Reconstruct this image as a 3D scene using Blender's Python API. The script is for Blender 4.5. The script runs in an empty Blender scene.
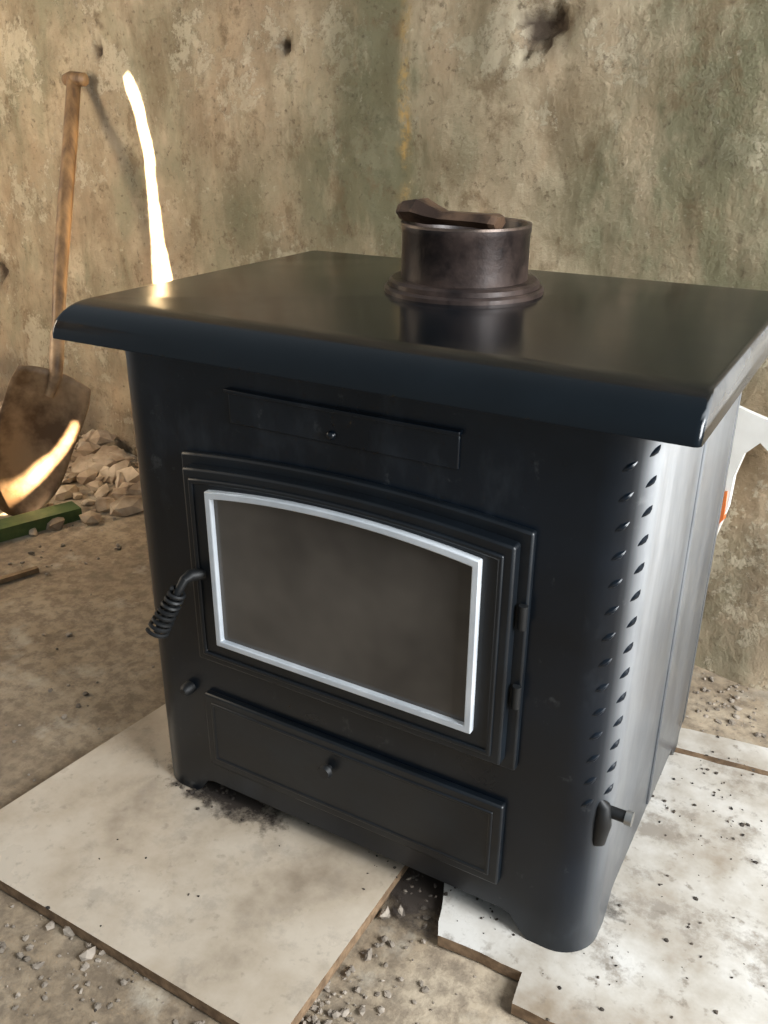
import bpy, bmesh, math, random, numpy as np
from mathutils import Vector, Matrix, noise
random.seed(5)
W=0.68
# surveyed camera pose and stove dimensions (metres / radians)
p=np.array([0.8418,-0.7800,0.9377,0.5176,0.4208,0.0061,0.8901,0.5220,0.6891,0.0467,0.0443,0.0387,0.0184,0.0309,0.6880,0.2681,0.1663,0.5281,0.3055,0.5225,0.1897,0.4865,0.6044,0.6461,0.1158,0.5653,0.0770,0.1998,0.1172,0.5713,0.2600,0.5520])
def Rm(yaw,pitch,roll):
    f=np.array([-math.sin(yaw)*math.cos(pitch),math.cos(yaw)*math.cos(pitch),-math.sin(pitch)])
    r=np.array([math.cos(yaw),math.sin(yaw),0.0]); u=np.cross(r,f)
    return math.cos(roll)*r+math.sin(roll)*u, -math.sin(roll)*r+math.cos(roll)*u, f
R_,U_,F_=Rm(p[3],p[4],p[5]);C=p[:3].copy()
D,H,oL,oR,oF,oB,T=[float(v) for v in p[7:14]]
oL+=.008;T=.034
def ray(u,v): return F_+R_*(u-384)/(p[6]*1000)-U_*(v-512)/(p[6]*1000)
def hp(u,v,P0,n):
    d=ray(u,v);n=np.array(n,float);s=((np.array(P0)-C)@n)/(d@n);return C+d*s
def hz(u,v,z): return hp(u,v,(0,0,z),(0,0,1))
def hy(u,v,y): return hp(u,v,(0,y,0),(0,1,0))
def hx(u,v,x): return hp(u,v,(x,0,0),(1,0,0))
FZ=-0.018
wa=np.array([-1.674,1.167,FZ]);wb=np.array([.729,.776,FZ]);wt=(wb-wa);wl=np.linalg.norm(wt);wt=wt/wl
wn=np.array([wt[1],-wt[0],0.0])  # toward room
def hw(u,v): return hp(u,v,wa,wn)

# ---------- materials
def L(c): return tuple(((v/255)/12.92 if v/255<=.04045 else ((v/255+.055)/1.055)**2.4) for v in c)+(1,)
def newmat(name):
    m=bpy.data.materials.new(name);m.use_nodes=True;nt=m.node_tree
    return m,nt,nt.nodes['Principled BSDF']
def tex(nt,scale,detail=6,rough=.6,mapscale=(1,1,1)):
    tc=nt.nodes.new('ShaderNodeTexCoord');mp=nt.nodes.new('ShaderNodeMapping');mp.inputs['Scale'].default_value=mapscale
    nt.links.new(tc.outputs['Object'],mp.inputs['Vector'])
    n=nt.nodes.new('ShaderNodeTexNoise');n.inputs['Scale'].default_value=scale;n.inputs['Detail'].default_value=detail;n.inputs['Roughness'].default_value=rough
    nt.links.new(mp.outputs[0],n.inputs['Vector']);return n.outputs['Fac']
def ramp(nt,src,stops):
    r=nt.nodes.new('ShaderNodeValToRGB');nt.links.new(src,r.inputs[0])
    e=r.color_ramp.elements
    while len(e)<len(stops): e.new(.5)
    for el,(po,co) in zip(e,stops): el.position=po;el.color=co
    return r.outputs[0]
def mix(nt,f,a,b):
    m=nt.nodes.new('ShaderNodeMix');m.data_type='RGBA'
    for i,v in ((0,f),(6,a),(7,b)):
        if hasattr(v,'is_output'): nt.links.new(v,m.inputs[i])
        else: m.inputs[i].default_value=v
    return m.outputs[2]
def math_(nt,op,a,b,cl=True):
    m=nt.nodes.new('ShaderNodeMath');m.operation=op;m.use_clamp=cl
    for i,v in ((0,a),(1,b)):
        if hasattr(v,'is_output'): nt.links.new(v,m.inputs[i])
        else: m.inputs[i].default_value=v
    return m.outputs[0]
def bump(nt,b,src,st,dist):
    n=nt.nodes.new('ShaderNodeBump');n.inputs['Strength'].default_value=st;n.inputs['Distance'].default_value=dist
    nt.links.new(src,n.inputs['Height']);nt.links.new(n.outputs[0],b.inputs['Normal']);return n
def attr(nt,name):
    at=nt.nodes.new('ShaderNodeAttribute');at.attribute_name=name
    sp=nt.nodes.new('ShaderNodeSeparateColor');nt.links.new(at.outputs['Color'],sp.inputs[0]);return sp.outputs
G=lambda v:(v,v,v,1)
def simple(name,c1,c2,scale,rough,met=0,bs=.2,bd=.002,lo=.4,hi=.65,r2=None):
    m,nt,b=newmat(name);f=tex(nt,scale,4)
    nt.links.new(ramp(nt,f,[(lo,L(c1)),(hi,L(c2))]),b.inputs['Base Color'])
    nt.links.new(ramp(nt,f,[(lo,G(rough)),(hi,G(r2 or rough))]),b.inputs['Roughness'])
    b.inputs['Metallic'].default_value=met
    bump(nt,b,tex(nt,scale*6,3),bs,bd);return m
def paint(name,c1,c2,r1,r2,dusty):
    m,nt,b=newmat(name);f=tex(nt,5,5);g=tex(nt,24,5,.72);sm=tex(nt,9,5,.7,(1,1,.5))
    c=ramp(nt,f,[(.35,L(c1)),(.7,L(c2))])
    c=mix(nt,ramp(nt,sm,[(.56,G(0)),(.74,G(.14*dusty))]),c,L((96,104,112)))
    c=mix(nt,ramp(nt,g,[(.62,G(0)),(.74,G(.32*dusty))]),c,L((110,112,112)))
    d=attr(nt,'dust_and_sheen')[0]
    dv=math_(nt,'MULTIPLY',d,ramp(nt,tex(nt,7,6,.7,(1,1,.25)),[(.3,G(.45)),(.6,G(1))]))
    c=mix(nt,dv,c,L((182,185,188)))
    nt.links.new(c,b.inputs['Base Color'])
    nt.links.new(ramp(nt,f,[(.35,G(r1)),(.7,G(r2))]),b.inputs['Roughness'])
    b.inputs['Specular IOR Level'].default_value=.45
    bump(nt,b,tex(nt,34,3),.10,.0008);return m
M_body=paint('stove_blueblack_paint',(5,13,21),(11,22,33),.26,.40,1)
M_plate=paint('stove_plate_paint',(5,11,16),(10,18,24),.11,.22,0)
M_door=simple('door_cast_iron',(7,13,19),(14,22,29),12,.42,0,.3,.0008)
M_trim=simple('glass_trim_aluminium',(192,199,206),(218,223,228),10,.4,.1,.1,.0005)
M_glass=simple('sooty_glass',(60,57,54),(104,98,91),3.2,.10,0,.02,.0003,.35,.7,.3)
M_rust=simple('flue_iron',(34,28,27),(72,58,52),16,.33,.3,.5,.001,.38,.68,.55)
M_rim=simple('flue_worn_rim',(66,56,50),(104,88,78),30,.4,.4,.4,.001)
M_scrap=simple('scrap_iron',(54,40,32),(108,84,66),22,.45,.3,.6,.001)
M_black=simple('black_iron',(9,11,13),(20,22,24),20,.55,0,.2,.0005)
M_edge=simple('chipboard_edge',(110,88,66),(150,124,96),60,.9,0,.4,.001)
M_stone=simple('rubble_stone',(150,128,104),(208,190,166),9,.95,0,.5,.002)
M_crumb=simple('crumb_stone',(120,110,98),(172,160,146),30,.95,0,.4,.001)
M_soot=simple('soot_crumb',(44,39,34),(96,86,76),30,.95,0,.4,.001)
M_green=simple('green_painted_wood',(58,82,40),(96,112,62),12,.6,0,.3,.001)
M_grey=simple('grey_timber',(110,88,64),(150,126,96),20,.9,0,.4,.001)
M_steel=simple('bolt_steel',(150,150,148),(190,190,186),20,.3,.8)
M_paper=simple('white_bag_paper',(225,222,215),(238,236,230),8,.6)
M_orange=simple('orange_print',(206,104,50),(220,124,66),8,.6)
def wood():
    m,nt,b=newmat('shovel_handle_wood');f=tex(nt,30,6,.6,(1,1,.12))
    nt.links.new(ramp(nt,f,[(.35,L((96,70,44))),(.65,L((158,122,80)))]),b.inputs['Base Color']);b.inputs['Roughness'].default_value=.5
    bump(nt,b,f,.3,.001);return m
M_wood=wood()
M_blade=simple('shovel_blade_worn',(112,84,56),(180,148,112),12,.5,.0,.5,.001,.38,.62)
def boardmat(name,clean):
    m,nt,b=newmat(name)
    f=tex(nt,4.5,7,.62);g=tex(nt,45,4,.6);k=tex(nt,12,7,.72)
    s_=.03 if clean else -.02
    base=(196,184,167) if clean else (208,205,199)
    c=ramp(nt,f,[(.42+s_,L(base)),(.54+s_,L((180,166,147) if clean else (182,176,166))),(.68+s_,L((142,128,110))),(.82,L((104,92,80)))])
    c=mix(nt,ramp(nt,k,[(.53,G(0)),(.63,G(.35 if clean else .8))]),c,L((138,129,118)))
    s=ramp(nt,g,[(.60,G(0)),(.70,G(.35 if clean else .7))])
    nt.links.new(mix(nt,s,c,L((118,108,96))),b.inputs['Base Color'])
    nt.links.new(ramp(nt,f,[(.4,G(.25)),(.7,G(.7))]),b.inputs['Roughness'])
    bump(nt,b,g,.12,.001);return m
M_board=boardmat('cream_laminate_dusty',True);M_board2=boardmat('white_laminate_dirty',False)
def floormat():
    m,nt,b=newmat('dusty_earth_floor')
    f=tex(nt,2.6,7,.68);g=tex(nt,38,6,.7);h=tex(nt,9,6,.66)
    c=ramp(nt,f,[(.32,L((118,103,86))),(.5,L((154,137,114))),(.68,L((182,167,145)))])
    c=mix(nt,ramp(nt,g,[(.4,G(.55)),(.58,G(0))]),c,L((92,80,68)))
    c=mix(nt,ramp(nt,h,[(.56,G(0)),(.7,G(.6))]),c,L((190,182,166)))
    c=mix(nt,ramp(nt,h,[(.3,G(.6)),(.42,G(0))]),c,L((96,84,72)))
    nt.links.new(c,b.inputs['Base Color']);b.inputs['Roughness'].default_value=.95
    bump(nt,b,math_(nt,'ADD',g,h,False),.5,.006);return m
M_floor=floormat()
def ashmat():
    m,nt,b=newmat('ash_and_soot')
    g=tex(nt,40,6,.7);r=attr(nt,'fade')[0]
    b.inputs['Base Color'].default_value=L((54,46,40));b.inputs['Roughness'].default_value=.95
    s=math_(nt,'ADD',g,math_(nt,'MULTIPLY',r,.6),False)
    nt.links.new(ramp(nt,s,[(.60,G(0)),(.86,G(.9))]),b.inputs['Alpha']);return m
M_ash=ashmat()
def wallmat():
    m,nt,b=newmat('old_mottled_plaster')
    f=tex(nt,2.4,8,.68);g=tex(nt,13,7,.74);v=tex(nt,6,7,.7,(1,1,.42));h=tex(nt,55,5,.7);k=tex(nt,4.2,9,.78);w=tex(nt,3.3,6,.65,(1.1,1.3,.7))
    sp=attr(nt,'marks')
    c=ramp(nt,f,[(.34,L((134,121,98))),(.46,L((168,151,124))),(.56,L((186,168,140))),(.7,L((200,186,158)))])
    c=mix(nt,ramp(nt,w,[(.50,G(0)),(.60,G(.42))]),c,L((176,144,112)))
    c=mix(nt,ramp(nt,w,[(.38,G(.65)),(.48,G(0))]),c,L((140,136,110)))
    c=mix(nt,ramp(nt,v,[(.48,G(0)),(.60,G(.6))]),c,L((128,110,84)))
    pk=ramp(nt,k,[(.535,G(0)),(.555,G(1))])
    c=mix(nt,math_(nt,'MULTIPLY',pk,.55),c,L((206,194,168)))
    gm=math_(nt,'MULTIPLY',sp[1],ramp(nt,v,[(.32,G(0)),(.52,G(.85))]))
    c=mix(nt,gm,c,L((110,108,82)))
    c=mix(nt,ramp(nt,g,[(.54,G(0)),(.64,G(.65))]),c,L((114,96,70)))
    c=mix(nt,ramp(nt,h,[(.58,G(0)),(.68,G(.6))]),c,L((88,73,54)))
    c=mix(nt,ramp(nt,h,[(.28,G(.3)),(.38,G(0))]),c,L((208,198,176)))
    bm=math_(nt,'MULTIPLY',sp[2],ramp(nt,g,[(.46,G(.1)),(.54,G(.9))]))
    c=mix(nt,bm,c,L((200,158,84)))
    c=mix(nt,sp[0],c,L((72,57,45)))
    nt.links.new(c,b.inputs['Base Color']);b.inputs['Roughness'].default_value=.9
    hh=math_(nt,'ADD',math_(nt,'ADD',g,h,False),math_(nt,'MULTIPLY',pk,.4),False)
    bump(nt,b,hh,.65,.008);return m
M_wall=wallmat()

# ---------- mesh helpers
def link(o,parent=None):
    bpy.context.collection.objects.link(o)
    if parent: o.parent=parent
    return o
def mesh(name,vs,fs,mats,parent=None,smooth=True,ang=35,mi=None,bev=0):
    me=bpy.data.meshes.new(name);me.from_pydata([tuple(map(float,v)) for v in vs],[],fs);
    bm=bmesh.new();bm.from_mesh(me);bmesh.ops.recalc_face_normals(bm,faces=bm.faces);bm.to_mesh(me);bm.free()
    for m in (mats if isinstance(mats,list) else [mats]): me.materials.append(m)
    if mi:
        for f,i in zip(me.polygons,mi): f.material_index=i
    if smooth:
        for f in me.polygons: f.use_smooth=True
        me.set_sharp_from_angle(angle=math.radians(ang))
    o=link(bpy.data.objects.new(name,me),parent)
    if bev:
        b=o.modifiers.new('bevel','BEVEL');b.width=bev;b.segments=2;b.limit_method='ANGLE'
    return o
def vcol(o,name,fn):
    at=o.data.color_attributes.new(name,'FLOAT_COLOR','POINT')
    dat=[]
    for v in o.data.vertices:
        q=fn(v.co);dat+=[q,q,q,1]
    at.data.foreach_set('color',dat)
def empty(name):
    return link(bpy.data.objects.new(name,None))
def tube(name,pts,rad,mat,parent=None,n=12,asp=None,raw=False,ang=50):
    pts=[Vector(q) for q in pts];
    if not isinstance(rad,(list,tuple)): rad=[rad]*len(pts)
    vs=[];fs=[];t0=(pts[1]-pts[0]).normalized()
    a=t0.orthogonal().normalized()
    if abs(t0.z)<.9: a=(Vector((0,0,1))-t0*t0.z).normalized()
    for i,q in enumerate(pts):
        t=(pts[min(i+1,len(pts)-1)]-pts[max(i-1,0)]).normalized()
        a=(a-t*a.dot(t)).normalized();b=t.cross(a)
        k=asp[i] if asp else 1
        for j in range(n):
            th=2*math.pi*(j+.5)/n
            vs.append(q+a*math.cos(th)*rad[i]+b*math.sin(th)*rad[i]*k)
    for i in range(len(pts)-1):
        for j in range(n):
            fs.append((i*n+j,i*n+(j+1)%n,(i+1)*n+(j+1)%n,(i+1)*n+j))
    fs.append(tuple(range(n)));fs.append(tuple((len(pts)-1)*n+j for j in range(n)))
    if raw: return vs,fs
    return mesh(name,vs,fs,mat,parent,ang=ang)
def lathe(name,prof,c,mat,parent=None,n=64,ang=35):
    vs=[];fs=[]
    for (rr,z) in prof:
        for j in range(n):
            th=2*math.pi*j/n;vs.append((c[0]+rr*math.cos(th),c[1]+rr*math.sin(th),z))
    for i in range(len(prof)-1):
        for j in range(n): fs.append((i*n+j,i*n+(j+1)%n,(i+1)*n+(j+1)%n,(i+1)*n+j))
    return mesh(name,vs,fs,mat,parent,ang=ang)
def arch(x1,x2,z1,z2,a,n=20):
    o=[(x1,z1),(x2,z1)]
    for i in range(n+1):
        t=i/n;o.append((x2+(x1-x2)*t,z2+a*(1-(2*t-1)**2)))
    return o
def ring(name,out,inn,y0,y1,mat,parent,bev=.0015):
    n=len(out);vs=[(x,y0,z) for x,z in out]+[(x,y1,z) for x,z in out]
    fs=[(i,(i+1)%n,n+(i+1)%n,n+i) for i in range(n)]
    if inn:
        vs+=[(x,y0,z) for x,z in inn]+[(x,y1,z) for x,z in inn]
        for i in range(n):
            j=(i+1)%n;fs+=[(2*n+i,2*n+j,3*n+j,3*n+i),(n+i,n+j,3*n+j,3*n+i),(i,j,2*n+j,2*n+i)]
    else: fs+=[tuple(range(n)),tuple(range(n,2*n))]
    return mesh(name,vs,fs,mat,parent,bev=bev)
def rrect(x1,x2,y1,y2,r,n=8):
    o=[]
    for (cx,cy,a0) in ((x2-r,y1+r,-90),(x2-r,y2-r,0),(x1+r,y2-r,90),(x1+r,y1+r,180)):
        for i in range(n+1):
            a=math.radians(a0+90*i/n);o.append((cx+r*math.cos(a),cy+r*math.sin(a)))
    return o

# ---------- stove
stove=empty('wood_stove')
ztop=H+T;zlip=H-.006
def densify(o,st=.012):
    r=[]
    for i in range(len(o)):
        a=o[i];b=o[(i+1)%len(o)];d=math.dist(a,b)
        if d<1e-6: continue
        k=max(1,int(d/st))
        for j in range(k): r.append((a[0]+(b[0]-a[0])*j/k,a[1]+(b[1]-a[1])*j/k))
    return r
per=densify(rrect(0,W,0,D,.05,12))
def footz(x,y):
    dx=min(x,W-x);dy=min(y,D-y)
    d=max(dx,dy)
    t=max(0,min(1,(d-.075)/.03));t=t*t*(3-2*t);return .034*t
rows=[None,.05]+[.05+.05*i for i in range(1,13)]+[ztop-.02]
vs=[];fs=[];n=len(per)
for rz in rows:
    for (x,y) in per: vs.append((x,y,footz(x,y) if rz is None else rz))
for i in range(len(rows)-1):
    for j in range(n): fs.append((i*n+j,i*n+(j+1)%n,(i+1)*n+(j+1)%n,(i+1)*n+j))
fs.append(tuple((len(rows)-1)*n+j for j in range(n)))
k0=len(vs);inn=[]
for j in range(n):
    a=Vector(per[j-1]);b=Vector(per[(j+1)%n]);t=(b-a).normalized();inn.append((per[j][0]-t.y*.006,per[j][1]+t.x*.006))
for (x,y),(x0,y0) in zip(inn,per): vs.append((x,y,footz(x0,y0)))
for (x,y) in inn: vs.append((x,y,.05))
for j in range(n):
    a=j;b=(j+1)%n;fs+=[(a,b,k0+b,k0+a),(k0+a,k0+b,k0+n+b,k0+n+a)]
fs.append(tuple(k0+n+j for j in range(n)))
def dust_and_sheen(co):  # dust plus the bright side reflection painted in, paler toward the top
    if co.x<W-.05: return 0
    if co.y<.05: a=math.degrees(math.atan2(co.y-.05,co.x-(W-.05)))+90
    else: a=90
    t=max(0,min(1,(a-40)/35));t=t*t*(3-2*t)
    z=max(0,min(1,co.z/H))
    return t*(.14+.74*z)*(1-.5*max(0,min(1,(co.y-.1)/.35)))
vcol(mesh('body',vs,fs,M_body,stove,ang=50),'dust_and_sheen',dust_and_sheen)
def pl(i_f,i_s,i_b,r): return rrect(-oL+i_s,W+oR-i_s,-oF+i_f,D+oB-i_b,r,6)
Rz=ztop-zlip-.002
layers=[(pl(.02,.02,.02,.005),ztop-.02),(pl(.007,.007,.007,.005),ztop-.022),(pl(.006,.006,.006,.005),zlip),(pl(0,0,0,.007),zlip)]
for i in range(13):
    a=math.radians(90*i/12);cc=1-math.cos(a)
    layers.append((pl(.064*cc,.010*cc**2,.010*cc,.007),ztop-Rz+Rz*math.sin(a)))
vs=[];fs=[]
for o,z in layers:
    n=len(o)
    for x,y in o: vs.append((x,y,z))
for i in range(len(layers)-1):
    for j in range(n): fs.append((i*n+j,i*n+(j+1)%n,(i+1)*n+(j+1)%n,(i+1)*n+j))
fs.append(tuple(range(n)));fs.append(tuple((len(layers)-1)*n+j for j in range(n)))
o=mesh('top_plate',vs,fs,M_plate,stove,ang=40)
vcol(o,'dust_and_sheen',lambda co:.30 if co.x>W+oR-.004 and co.y>-oF+.01 else 0)  # right end face lightened in colour to match the lit side
# door
gx1,gx2,gz1,gz2=map(float,p[16:20]);dx1,dx2,dz1,dz2=map(float,p[28:32])
A=.013
def ins(k,a=A): return arch(dx1+k,dx2-k,dz1+k,dz2-k,a)
ring('door_mount_frame',ins(-.004),ins(.02),0.002,-.009,M_door,stove,.003)
ring('door_leaf',ins(.009),arch(gx1+.012,gx2-.012,gz1+.012,gz2-.012,A),0.0,-.024,M_door,stove,.003)
ring('door_moulding',ins(.02),ins(.026),-.02,-.027,M_door,stove,.002)
ring('glass_trim',arch(gx1,gx2,gz1,gz2,A),arch(gx1+.0085,gx2-.0085,gz1+.0085,gz2-.0085,A),-.02,-.032,M_trim,stove,.0015)
ring('door_glass',arch(gx1+.008,gx2-.008,gz1+.008,gz2-.008,A),None,-.018,-.025,M_glass,stove,0)
for z in (dz1+.1,dz1+.2):
    lathe('hinge_pin',[(0,z-.014),(.005,z-.014),(.005,z+.014),(0,z+.014)],(dx2+.0,-.012),M_black,stove,16)
q=list(map(float,p[24:28]))
ring('ash_drawer',arch(q[0],q[1],q[2],q[3],0,4),None,.002,-.010,M_door,stove,.003)
ring('ash_drawer_rib',arch(q[0]+.012,q[1]-.012,q[2]+.012,q[3]-.012,0,4),arch(q[0]+.017,q[1]-.017,q[2]+.017,q[3]-.017,0,4),-.008,-.0115,M_door,stove,.0015)
kc=hy(325,772,-.02)
tube('drawer_knob',[(kc[0],-.008,kc[2]),(kc[0],-.016,kc[2]),(kc[0],-.018,kc[2]),(kc[0],-.024,kc[2])],[.005,.005,.010,.008],M_black,stove)
q=list(map(float,p[20:24]))
ring('air_slide',arch(q[0],q[1],q[2],q[3],0,4),None,.002,-.003,M_body,stove,.0015)
ring('air_slide_ledge',arch(q[0]-.002,q[1]+.002,q[3]-.004,q[3]+.001,0,4),None,.002,-.008,M_body,stove,.001)
kc=hy(328,437,-.01)
tube('air_slide_knob',[(kc[0],.002,kc[2]),(kc[0],-.006,kc[2]),(kc[0],-.008,kc[2])],[.006,.005,.003],M_body,stove)
kc=hy(186,690,-.01)
tube('lower_latch',[(kc[0],.004,kc[2]),(kc[0],-.012,kc[2]),(kc[0],-.017,kc[2])],[.010,.009,.005],M_black,stove)
h0=Vector(hy(196,572,-.024));h1=Vector(hy(184,580,-.05));h2=Vector(hy(157,632,-.075))
tube('handle_pivot',[(h0.x+.012,-.02,h0.z),(h0.x,-.035,h0.z),h1,h1+(h2-h1)*.25],[.008,.008,.006,.005],M_black,stove)
tube('handle_rod',[h1,h2],.005,M_black,stove)
ax=(h2-h1).normalized();o1=ax.orthogonal().normalized();o2=ax.cross(o1)
pts=[];nt_=8
for i in range(nt_*14+1):
    t=i/(nt_*14);a=t*nt_*2*math.pi;rr=.009+.004*t
    pts.append(h1+(h2-h1)*(.2+.8*t)+o1*rr*math.cos(a)+o2*rr*math.sin(a))
tube('handle_coil',pts,.0027,M_black,stove,6)
vsA=[];fsA=[]
for col,th in enumerate((-57,-27)):
    a=math.radians(th);x=W-.05+.0497*math.cos(a);y=.05+.0497*math.sin(a);tg=Vector((-math.sin(a),math.cos(a),0))
    for i in range(14):
        z=.235+i*.031+(.013 if col else 0)
        q0=Vector((x,y,z));dv=tg*.007+Vector((0,0,.005))
        inw=Vector((-math.cos(a),-math.sin(a),0))*.0006
        v,f=tube('',[q0-dv+inw*2,q0-dv*.5+inw*.5,q0,q0+dv*.5+inw*.5,q0+dv+inw*2],[.0008,.0025,.0034,.0025,.0008],None,None,8,raw=True)
        b=len(vsA);vsA+=v;fsA+=[tuple(b+k for k in ff) for ff in f]
mesh('corner_marks',vsA,fsA,M_body,stove)
def box(name,x1,x2,y1,y2,z1,z2,mat,parent,bev=.002):
    N=12;vs=[];fs=[]
    for k in range(N+1):
        z=z1+(z2-z1)*k/N;vs+=[(x1,y1,z),(x2,y1,z),(x2,y2,z),(x1,y2,z)]
    for k in range(N):
        for j in range(4): fs.append((4*k+j,4*k+(j+1)%4,4*k+4+(j+1)%4,4*k+4+j))
    fs+=[(0,1,2,3),(4*N,4*N+1,4*N+2,4*N+3)]
    return mesh(name,vs,fs,mat,parent,bev=bev)
vcol(box('side_panel',W-.002,W+.003,.26,D-.055,.045,H-.002,M_body,stove),'dust_and_sheen',dust_and_sheen)
vcol(box('side_panel_rear_strip',W-.002,W+.0025,D-.046,D-.03,.045,H-.002,M_body,stove),'dust_and_sheen',dust_and_sheen)
sz=float(hy(612,822,.03)[2])
tube('side_latch_plate',[(W-.014,.022,sz-.034),(W-.008,.022,sz-.026),(W-.006,.022,sz),(W-.008,.022,sz+.026),(W-.014,.022,sz+.034)],[.003,.008,.010,.008,.003],M_black,stove,12)
tube('side_latch_stem',[(W-.01,.032,sz+.012),(W+.018,.032,sz+.012)],.007,M_black,stove)
tube('side_latch_bolt',[(W+.016,.032,sz+.012),(W+.024,.032,sz+.012)],.0085,M_steel,stove)
# flue collar
f1=hz(382,284,ztop+.008);f2=hz(545,284,ztop+.008)
rb=float(np.linalg.norm(f1-f2))/2*.97
fc=(float((f1[0]+f2[0])/2),float((f1[1]+f2[1])/2))
rc=rb*.79
hgt=.067
lathe('flue_collar_ring',[(0,ztop-.002),(rb,ztop-.002),(rb,ztop+.005),(rb-.003,ztop+.008),(rb-.006,ztop+.008),(rb-.006,ztop+.014),(rb-.010,ztop+.017),(rc,ztop+.017)],fc,M_rust,stove)
zc=ztop+.02+hgt
lathe('flue_collar_pipe',[(rc,ztop+.01),(rc,zc-.012),(rc+.0012,zc-.010),(rc+.0012,zc-.001),(rc,zc-.0005),(rc-.004,zc-.0005),(rc-.005,zc-.002),(rc-.005,ztop+.005),(0,ztop+.004)],fc,[M_rust],stove)
lathe('flue_collar_rim',[(rc+.0016,zc-.003),(rc+.0012,zc),(rc-.0042,zc),(rc-.0052,zc-.003)],fc,[M_rim],stove)
P1=Vector(hz(402,210,zc+.012));P2=Vector(hz(500,222,zc+.006))
pts=[];rad=[];asp=[]
for t,rr,k,zz in ((0,.010,1.6,.001),(.07,.014,1.8,.003),(.2,.0165,1.7,.005),(.32,.0135,1.6,.001),(.45,.0095,1.9,-.001),(.62,.009,2.1,0),(.8,.0095,2.1,.001),(.95,.011,1.9,.001),(1,.0095,1.7,0)):
    pts.append(P1.lerp(P2,t)+Vector((0,0,zz-.002)));rad.append(rr);asp.append(k)
tube('rusty_iron_scrap',pts,rad,M_scrap,None,6,asp,ang=20)

# ---------- wall
def wallgrid():
    s0,s1,z0,z1=-1.6,3.2,-.06,1.9;st=.0125
    nx=int((s1-s0)/st);nz=int((z1-z0)/st)
    def wc(u,v):
        q=hw(u,v);return float((q-wa)@wt),float(q[2])
    holes=[(wc(535,28),.014,.026),(wc(554,22),.012,.024),(wc(548,40),.008,.016),(wc(285,45),.008,.022),(wc(0,272),.018,.024),(wc(98,52),.008,.014),(wc(700,158),.004,.006)]
    greens=[(wc(u,v),a,b,k) for u,v,a,b,k in ((375,60,.12,.3,1),(330,190,.17,.17,.9),(715,60,.16,.4,1),(640,210,.2,.15,1),(760,180,.1,.3,.9),(20,150,.08,.2,.5),(235,215,.14,.12,.7),(400,170,.07,.3,.8),(470,60,.05,.3,.5))]
    sx,sz=wc(405,110)
    vs=[];col=[]
    for j in range(nz+1):
        z=z0+(z1-z0)*j/nz
        for i in range(nx+1):
            s=s0+(s1-s0)*i/nx
            d=noise.noise(Vector((s*2.2,z*2.2,3)))*.016+noise.noise(Vector((s*9,z*9,1)))*.007+noise.noise(Vector((s*28,z*28,1)))*.0035
            h=0
            for (hs,hzz),rr,dep in holes:
                if abs(s-hs)>.12 or abs(z-hzz)>.12: continue
                dd=math.hypot(s-hs,(z-hzz)*.9)*(1+.7*noise.noise(Vector((s*40,z*40,7))))
                q=max(0,1-dd/(rr*2.2))
                if q>0: d-=dep*min(1,q*2);h=max(h,min(.95,q*2))
                elif dd<rr*3: h=max(h,.2)
            g=0
            for (gs,gz),a,b,k in greens: g+=k*math.exp(-((s-gs)/a)**2-((z-gz)/b)**2)
            o=math.exp(-((s-sx+.014*noise.noise(Vector((0,z*20,0))))/.010)**2)*max(0,1-abs(z-sz)/.28)
            if z<.12: d+=(.12-z)*.12*(1+noise.noise(Vector((s*6,z*6,4))))
            if z<.32: h=max(h,max(0,min(.62,(.32-z)*2.8*(.7+1.2*noise.noise(Vector((s*5,z*9,9))))))*(1 if s<1 else .45))
            q=wa+wt*s+wn*d
            vs.append((q[0],q[1],z));col.append((h,min(1,g),o,1))
    fs=[(j*(nx+1)+i,j*(nx+1)+i+1,(j+1)*(nx+1)+i+1,(j+1)*(nx+1)+i) for j in range(nz) for i in range(nx)]
    o=mesh('wall_back',vs,fs,M_wall,None,ang=180)
    at=o.data.color_attributes.new('marks','FLOAT_COLOR','POINT')
    at.data.foreach_set('color',[v for c_ in col for v in c_])
wallgrid()
def floorgrid():
    x0,x1,y0,y1=-2.4,3.2,-2.2,2.2;st=.03
    nx=int((x1-x0)/st);ny=int((y1-y0)/st);vs=[]
    for j in range(ny+1):
        for i in range(nx+1):
            x=x0+(x1-x0)*i/nx;y=y0+(y1-y0)*j/ny
            vs.append((x,y,FZ-.004+.004*noise.noise(Vector((x*4,y*4,0)))+.002*noise.noise(Vector((x*15,y*15,0)))))
    fs=[(j*(nx+1)+i,j*(nx+1)+i+1,(j+1)*(nx+1)+i+1,(j+1)*(nx+1)+i) for j in range(ny) for i in range(nx)]
    mesh('floor',vs,fs,M_floor,None,ang=180)
floorgrid()
def slab(name,poly,z0=FZ,z1=0.0,mats=None):
    n=len(poly);vs=[(q[0],q[1],z0) for q in poly]+[(q[0],q[1],z1) for q in poly]
    fs=[(i,(i+1)%n,n+(i+1)%n,n+i) for i in range(n)]+[tuple(range(n)),tuple(range(n,2*n))]
    return mesh(name,vs,fs,mats or [M_board,M_edge],None,False,mi=[1]*n+[0,0])
b1=hz(-57,846,0);b2=hz(275,1045,0);b3=hz(410,858,0);b4=hz(168,702,0)
slab('laminate_board',[b1,b2,b3,b2+(b3-b2)*2.0,b1+(b4-b1)*1.35])
def chip(px,amp):
    out=[]
    for i in range(len(px)):
        a=hz(*px[i],0);b=hz(*px[(i+1)%len(px)],0);k=max(1,int(np.linalg.norm(b-a)/.02))
        for j in range(k):
            q=a+(b-a)*j/k
            if j: q=q+np.array([random.uniform(-amp,amp),random.uniform(-amp,amp),0])
            out.append(q)
    return out
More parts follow.
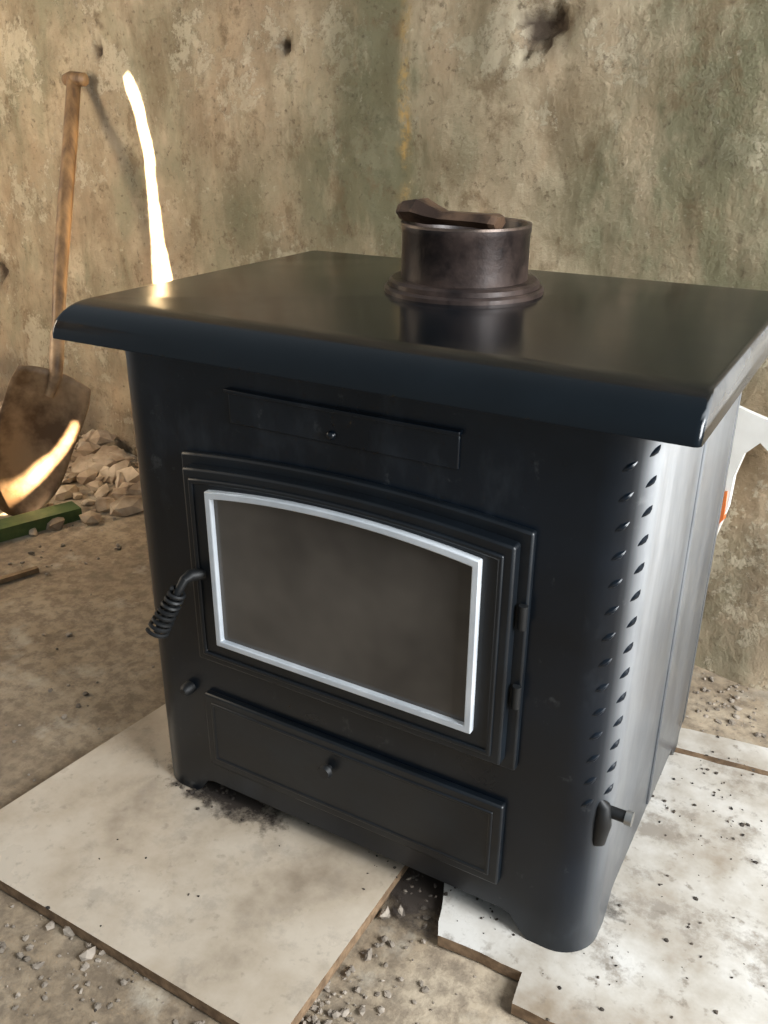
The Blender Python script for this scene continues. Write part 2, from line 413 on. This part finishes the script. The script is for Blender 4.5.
slab('laminate_board.001',chip(((445,872),(438,935),(480,952),(522,972),(512,1003),(600,1045),(800,1120),(960,900),(850,797),(675,752),(600,730),(520,800)),.0015),FZ,-.0005,[M_board2,M_edge])
slab('laminate_board.002',[hz(u,v,0) for u,v in ((640,720),(690,729),(860,770),(860,795),(676,747),(640,738))],FZ,-.0005,[M_board2,M_edge])

tb=bmesh.new();bmesh.ops.create_icosphere(tb,subdivisions=1,radius=1);TV=[v.co.copy() for v in tb.verts];TF=[tuple(v.index for v in f.verts) for f in tb.faces];tb.free()
def rocks(name,lst,mat):
    vs=[];fs=[]
    for (x,y,z,r) in lst:
        sc=Vector((random.uniform(.6,1.3),random.uniform(.6,1.3),random.uniform(.35,.8)))
        rot=Matrix.Rotation(random.uniform(0,6.28),3,'Z')@Matrix.Rotation(random.uniform(-.4,.4),3,'X')
        b=len(vs)
        for v in TV:
            w=Vector((v.x*sc.x,v.y*sc.y,v.z*sc.z))*r*random.uniform(.7,1.25)
            w=rot@w;vs.append((x+w.x,y+w.y,z+r*sc.z*.6+w.z))
        fs+=[tuple(b+k for k in f) for f in TF]
    return mesh(name,vs,fs,mat,None,False)
lst=[]
for i in range(780):
    s=random.uniform(-.5,1.3);d=abs(random.gauss(0,.07))+.07
    if s<.95: d=abs(random.gauss(0,.16))+.07
    q=wa+wt*s+wn*d
    r=random.choice([.006,.008,.010,.014,.02,.03,.038])*(1 if s<1.0 else .5)
    lst.append((q[0],q[1],FZ-.004+max(0,.2-d)*.35*random.random(),r))
rocks('rubble_pile',lst,M_stone)
lst=[]
for u0,v0,su,sv,nn in ((90,960,60,40,130),(330,990,50,30,160),(420,900,25,25,70),(300,1010,50,20,80),(730,700,40,25,170),(60,760,60,60,25),(60,540,70,20,80),(80,640,50,60,30)):
    for i in range(nn):
        q=hz(random.gauss(u0,su),random.gauss(v0,sv),FZ);lst.append((q[0],q[1],FZ-.003,.0012+.006*random.random()**2.5))
for u,v,r in ((88,955,.010),(70,930,.009),(405,893,.012),(385,915,.011),(400,912,.009),(320,975,.009),(50,925,.008)):
    q=hz(u,v,FZ);lst.append((q[0],q[1],FZ-.003,r))
rocks('ground_crumbs',lst,M_crumb)
lst=[]
for u0,v0,su,sv,nn in ((640,930,70,50,60),(720,800,40,40,80),(490,905,20,15,25),(380,860,20,20,8),(150,900,110,50,12)):
    for i in range(nn):
        u,v=random.gauss(u0,su),random.gauss(v0,sv)
        q=hz(u,v,0);lst.append((q[0],q[1],-.0003,.0008+.0026*random.random()**2))
for u0,v0,su,sv,nn in ((205,783,22,6,60),(250,800,30,10,40),(430,880,15,15,30)):
    for i in range(nn):
        q=hz(random.gauss(u0,su),random.gauss(v0,sv),0);lst.append((q[0],q[1],-.0003,random.uniform(.001,.004)))
crumbs=rocks('board_crumbs',lst,M_soot)
def ash(name,u,v,rx,ry,z,rot=0):
    c=hz(u,v,z);n=28;m_=8;vs=[(c[0],c[1],z)];fs=[];fade=[1]
    for k in range(1,m_+1):
        for j in range(n):
            a=2*math.pi*j/n;x=math.cos(a)*rx*k/m_;y=math.sin(a)*ry*k/m_
            vs.append((c[0]+x*math.cos(rot)-y*math.sin(rot),c[1]+x*math.sin(rot)+y*math.cos(rot),z));fade.append(1-k/m_)
    for j in range(n): fs.append((0,1+j,1+(j+1)%n))
    for k in range(m_-1):
        for j in range(n): fs.append((1+k*n+j,1+k*n+(j+1)%n,1+(k+1)*n+(j+1)%n,1+(k+1)*n+j))
    o=mesh(name,vs,fs,M_ash,crumbs,False)
    at=o.data.color_attributes.new('fade','FLOAT_COLOR','POINT');at.data.foreach_set('color',[x for f in fade for x in (f,f,f,1)])
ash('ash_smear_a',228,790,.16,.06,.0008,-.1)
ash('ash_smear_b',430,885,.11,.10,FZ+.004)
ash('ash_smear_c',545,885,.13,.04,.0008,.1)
a=hz(-60,552,FZ);b=hz(78,515,FZ);t=(b-a)/np.linalg.norm(b-a);nn=np.array([-t[1],t[0],0])
slab('green_plank',[a-nn*.03,b-nn*.03,b+nn*.03,a+nn*.03],FZ-.003,FZ+.03,[M_green,M_green])
a=hz(-60,600,FZ);b=hz(38,570,FZ);t=(b-a)/np.linalg.norm(b-a);nn=np.array([-t[1],t[0],0])
slab('wood_lath',[a-nn*.008,b-nn*.006,b+nn*.006,a+nn*.01],FZ-.003,FZ+.008,[M_grey,M_grey])

# ---------- shovel
sh=empty('shovel')
wtv=Vector(wt);wnv=Vector(wn)
top=Vector(hw(84,80))+wnv*.03
tip=Vector(hz(10,516,FZ))
dn=Vector(ray(63,374));Cv=Vector(C)
nrm=(top-tip).cross(wtv).normalized()
neck=Cv+dn*((tip-Cv).dot(nrm)/dn.dot(nrm))
neck=neck+wnv*.02
tube('handle_shaft',[neck.lerp(top,.08),neck.lerp(top,.3)-wtv*.008,neck.lerp(top,.55)-wtv*.006,neck.lerp(top,.8),top],[.0145,.0175,.019,.019,.018],M_wood,sh,16)
g=wtv;ud=(top-neck).normalized()
tube('handle_grip',[top-g*.040,top-g*.034,top-g*.010+ud*.003,top+g*.022,top+g*.044,top+g*.050],[.007,.015,.018,.018,.016,.007],M_wood,sh,14)
tube('socket',[neck+(tip-neck)*.14,neck,neck.lerp(top,.06)-wtv*.002,neck.lerp(top,.14)-wtv*.004],[.012,.016,.018,.0175],M_blade,sh,14)
axis=(tip-neck);bl=axis.length;axis.normalize()
toc=(Cv-neck);nb=(toc-axis*toc.dot(axis)).normalized();lat=axis.cross(nb);
if lat.dot(wtv)<0: lat=-lat
vs=[];nu,nv=17,22;HW=.098
for j in range(nv+1):
    t=j/nv
    hwid=HW*(1-.06*t) if t<.6 else HW*.964*math.sqrt(max(0.02,1-((t-.6)/.4)**2*.62))
    for i in range(nu+1):
        s=2*i/nu-1
        dep=.030*(s*s)-.010*t*(1-t)*4
        y=t*bl
        if t<.12: y-=.010*(1-s*s)*(1-t/.12)
        hw_=hwid*(.90+.10*t/.12) if t<.12 else hwid
        if t>.6: y=bl*(.6+(t-.6)*(1-.25*s*s))
        vs.append(neck+axis*y+lat*s*hw_+nb*(dep-.008))
fs=[(j*(nu+1)+i,j*(nu+1)+i+1,(j+1)*(nu+1)+i+1,(j+1)*(nu+1)+i) for j in range(nv) for i in range(nu)]
o=mesh('blade',vs,fs,M_blade,sh,ang=180);so=o.modifiers.new('s','SOLIDIFY');so.thickness=.003

bag=empty('paper_bag')
def bagmesh(name,poly,mat,off):
    pts=[Vector(hw(u,v))+wnv*off for u,v in poly]
    n=len(pts);vs=pts+[q-wnv*.012 for q in pts]
    mesh(name,vs,[tuple(range(n)),tuple(range(n,2*n))]+[(i,(i+1)%n,n+(i+1)%n,n+i) for i in range(n)],mat,bag,False)
bagmesh('bag_sheet',[(738,398),(760,408),(800,425),(800,470),(768,437),(752,448),(742,470),(736,500),(722,532),(714,520),(722,470)],M_paper,.04)
bagmesh('orange_label',[(727,486),(736,484),(732,512),(722,522)],M_orange,.043)

# ---------- camera
cam=bpy.data.cameras.new('camera');o=link(bpy.data.objects.new('camera',cam))
o.matrix_world=Matrix(((R_[0],U_[0],-F_[0],C[0]),(R_[1],U_[1],-F_[1],C[1]),(R_[2],U_[2],-F_[2],C[2]),(0,0,0,1)))
cam.sensor_fit='VERTICAL';cam.sensor_height=36;cam.lens=36*p[6]*1000/1024;cam.clip_start=.01;bpy.context.scene.camera=o
# ---------- lights
def area(name,loc,tgt,sx,sy,en,col):
    l=bpy.data.lights.new(name,'AREA');l.shape='RECTANGLE';l.size=sx;l.size_y=sy;l.energy=en;l.color=col
    o=link(bpy.data.objects.new(name,l));o.location=loc;o.rotation_euler=(Vector(tgt)-Vector(loc)).to_track_quat('-Z','Y').to_euler();return o
area('window_light',(2.3,-.25,1.25),(.7,.35,.2),.9,1.3,104,(.95,.98,1))
area('doorway_light',(-2.1,-.3,1.2),(-1.3,1.1,.5),.6,1.0,27,(1,.82,.6))
w=bpy.data.worlds.new('world');bpy.context.scene.world=w;w.use_nodes=True
w.node_tree.nodes['Background'].inputs[0].default_value=(.80,.91,1,1);w.node_tree.nodes['Background'].inputs[1].default_value=.33
# sun streaks shaped by holes in an added, unseen shutter board
pw=Vector(hw(145,180))
S=pw+Vector((-.35,-1.9,.8))
wallq=[Vector(hw(u,v)) for u,v in ((124,79),(128,74),(133,84),(140,105),(146,130),(152,155),(153,180),(158,210),(161,235),(167,262),(175,300),(176,330),(155,330),(156,290),(153,262),(152,240),(149,212),(146,180),(143,155),(137,132),(132,108),(127,92))]
def hb(u,v): return Vector(hp(u,v,neck+(tip-neck)*.5,nb))
bladeq=[hb(u,v) for u,v in ((-14,494),(0,487),(20,473),(35,459),(50,454),(66,440),(80,426),(86,430),(79,440),(64,453),(45,466),(20,484),(0,500),(-14,507))]
aim=(pw+Vector(neck))/2
bd=(aim-S).normalized();bc=S+bd*.5
bx=bd.cross(Vector((0,0,1))).normalized();by=bx.cross(bd)
def tob(q):
    d=q-S;s=(bc-S).dot(bd)/d.dot(bd);r=S+d*s-bc;return (r.dot(bx),r.dot(by))
cu=bpy.data.curves.new('gobo','CURVE');cu.dimensions='2D';cu.fill_mode='BOTH'
for poly in [[(-.25,-.25),(.25,-.25),(.25,.25),(-.25,.25)]]+[[tob(q) for q in P] for P in (wallq,bladeq)]:
    s=cu.splines.new('POLY');s.points.add(len(poly)-1)
    for pt,(x,y) in zip(s.points,poly): pt.co=(x,y,0,1)
    s.use_cyclic_u=True
co=link(bpy.data.objects.new('tmp',cu))
bpy.context.view_layer.update()
me=bpy.data.meshes.new_from_object(co.evaluated_get(bpy.context.evaluated_depsgraph_get()))
bpy.data.objects.remove(co)
so=link(bpy.data.objects.new('gobo_board',me));me.materials.clear();me.materials.append(M_grey)  # light mask added out of view to shape the beam
so.matrix_world=Matrix(((bx.x,by.x,-bd.x,bc.x),(bx.y,by.y,-bd.y,bc.y),(bx.z,by.z,-bd.z,bc.z),(0,0,0,1)))
l=bpy.data.lights.new('sun_beam','SPOT');l.energy=7500;l.color=(1,.82,.58);l.spot_size=math.radians(48);l.spot_blend=0;l.shadow_soft_size=.0035
lo=link(bpy.data.objects.new('sun_beam',l));lo.location=S;lo.rotation_euler=bd.to_track_quat('-Z','Y').to_euler()
bpy.context.scene.view_settings.view_transform='Standard'
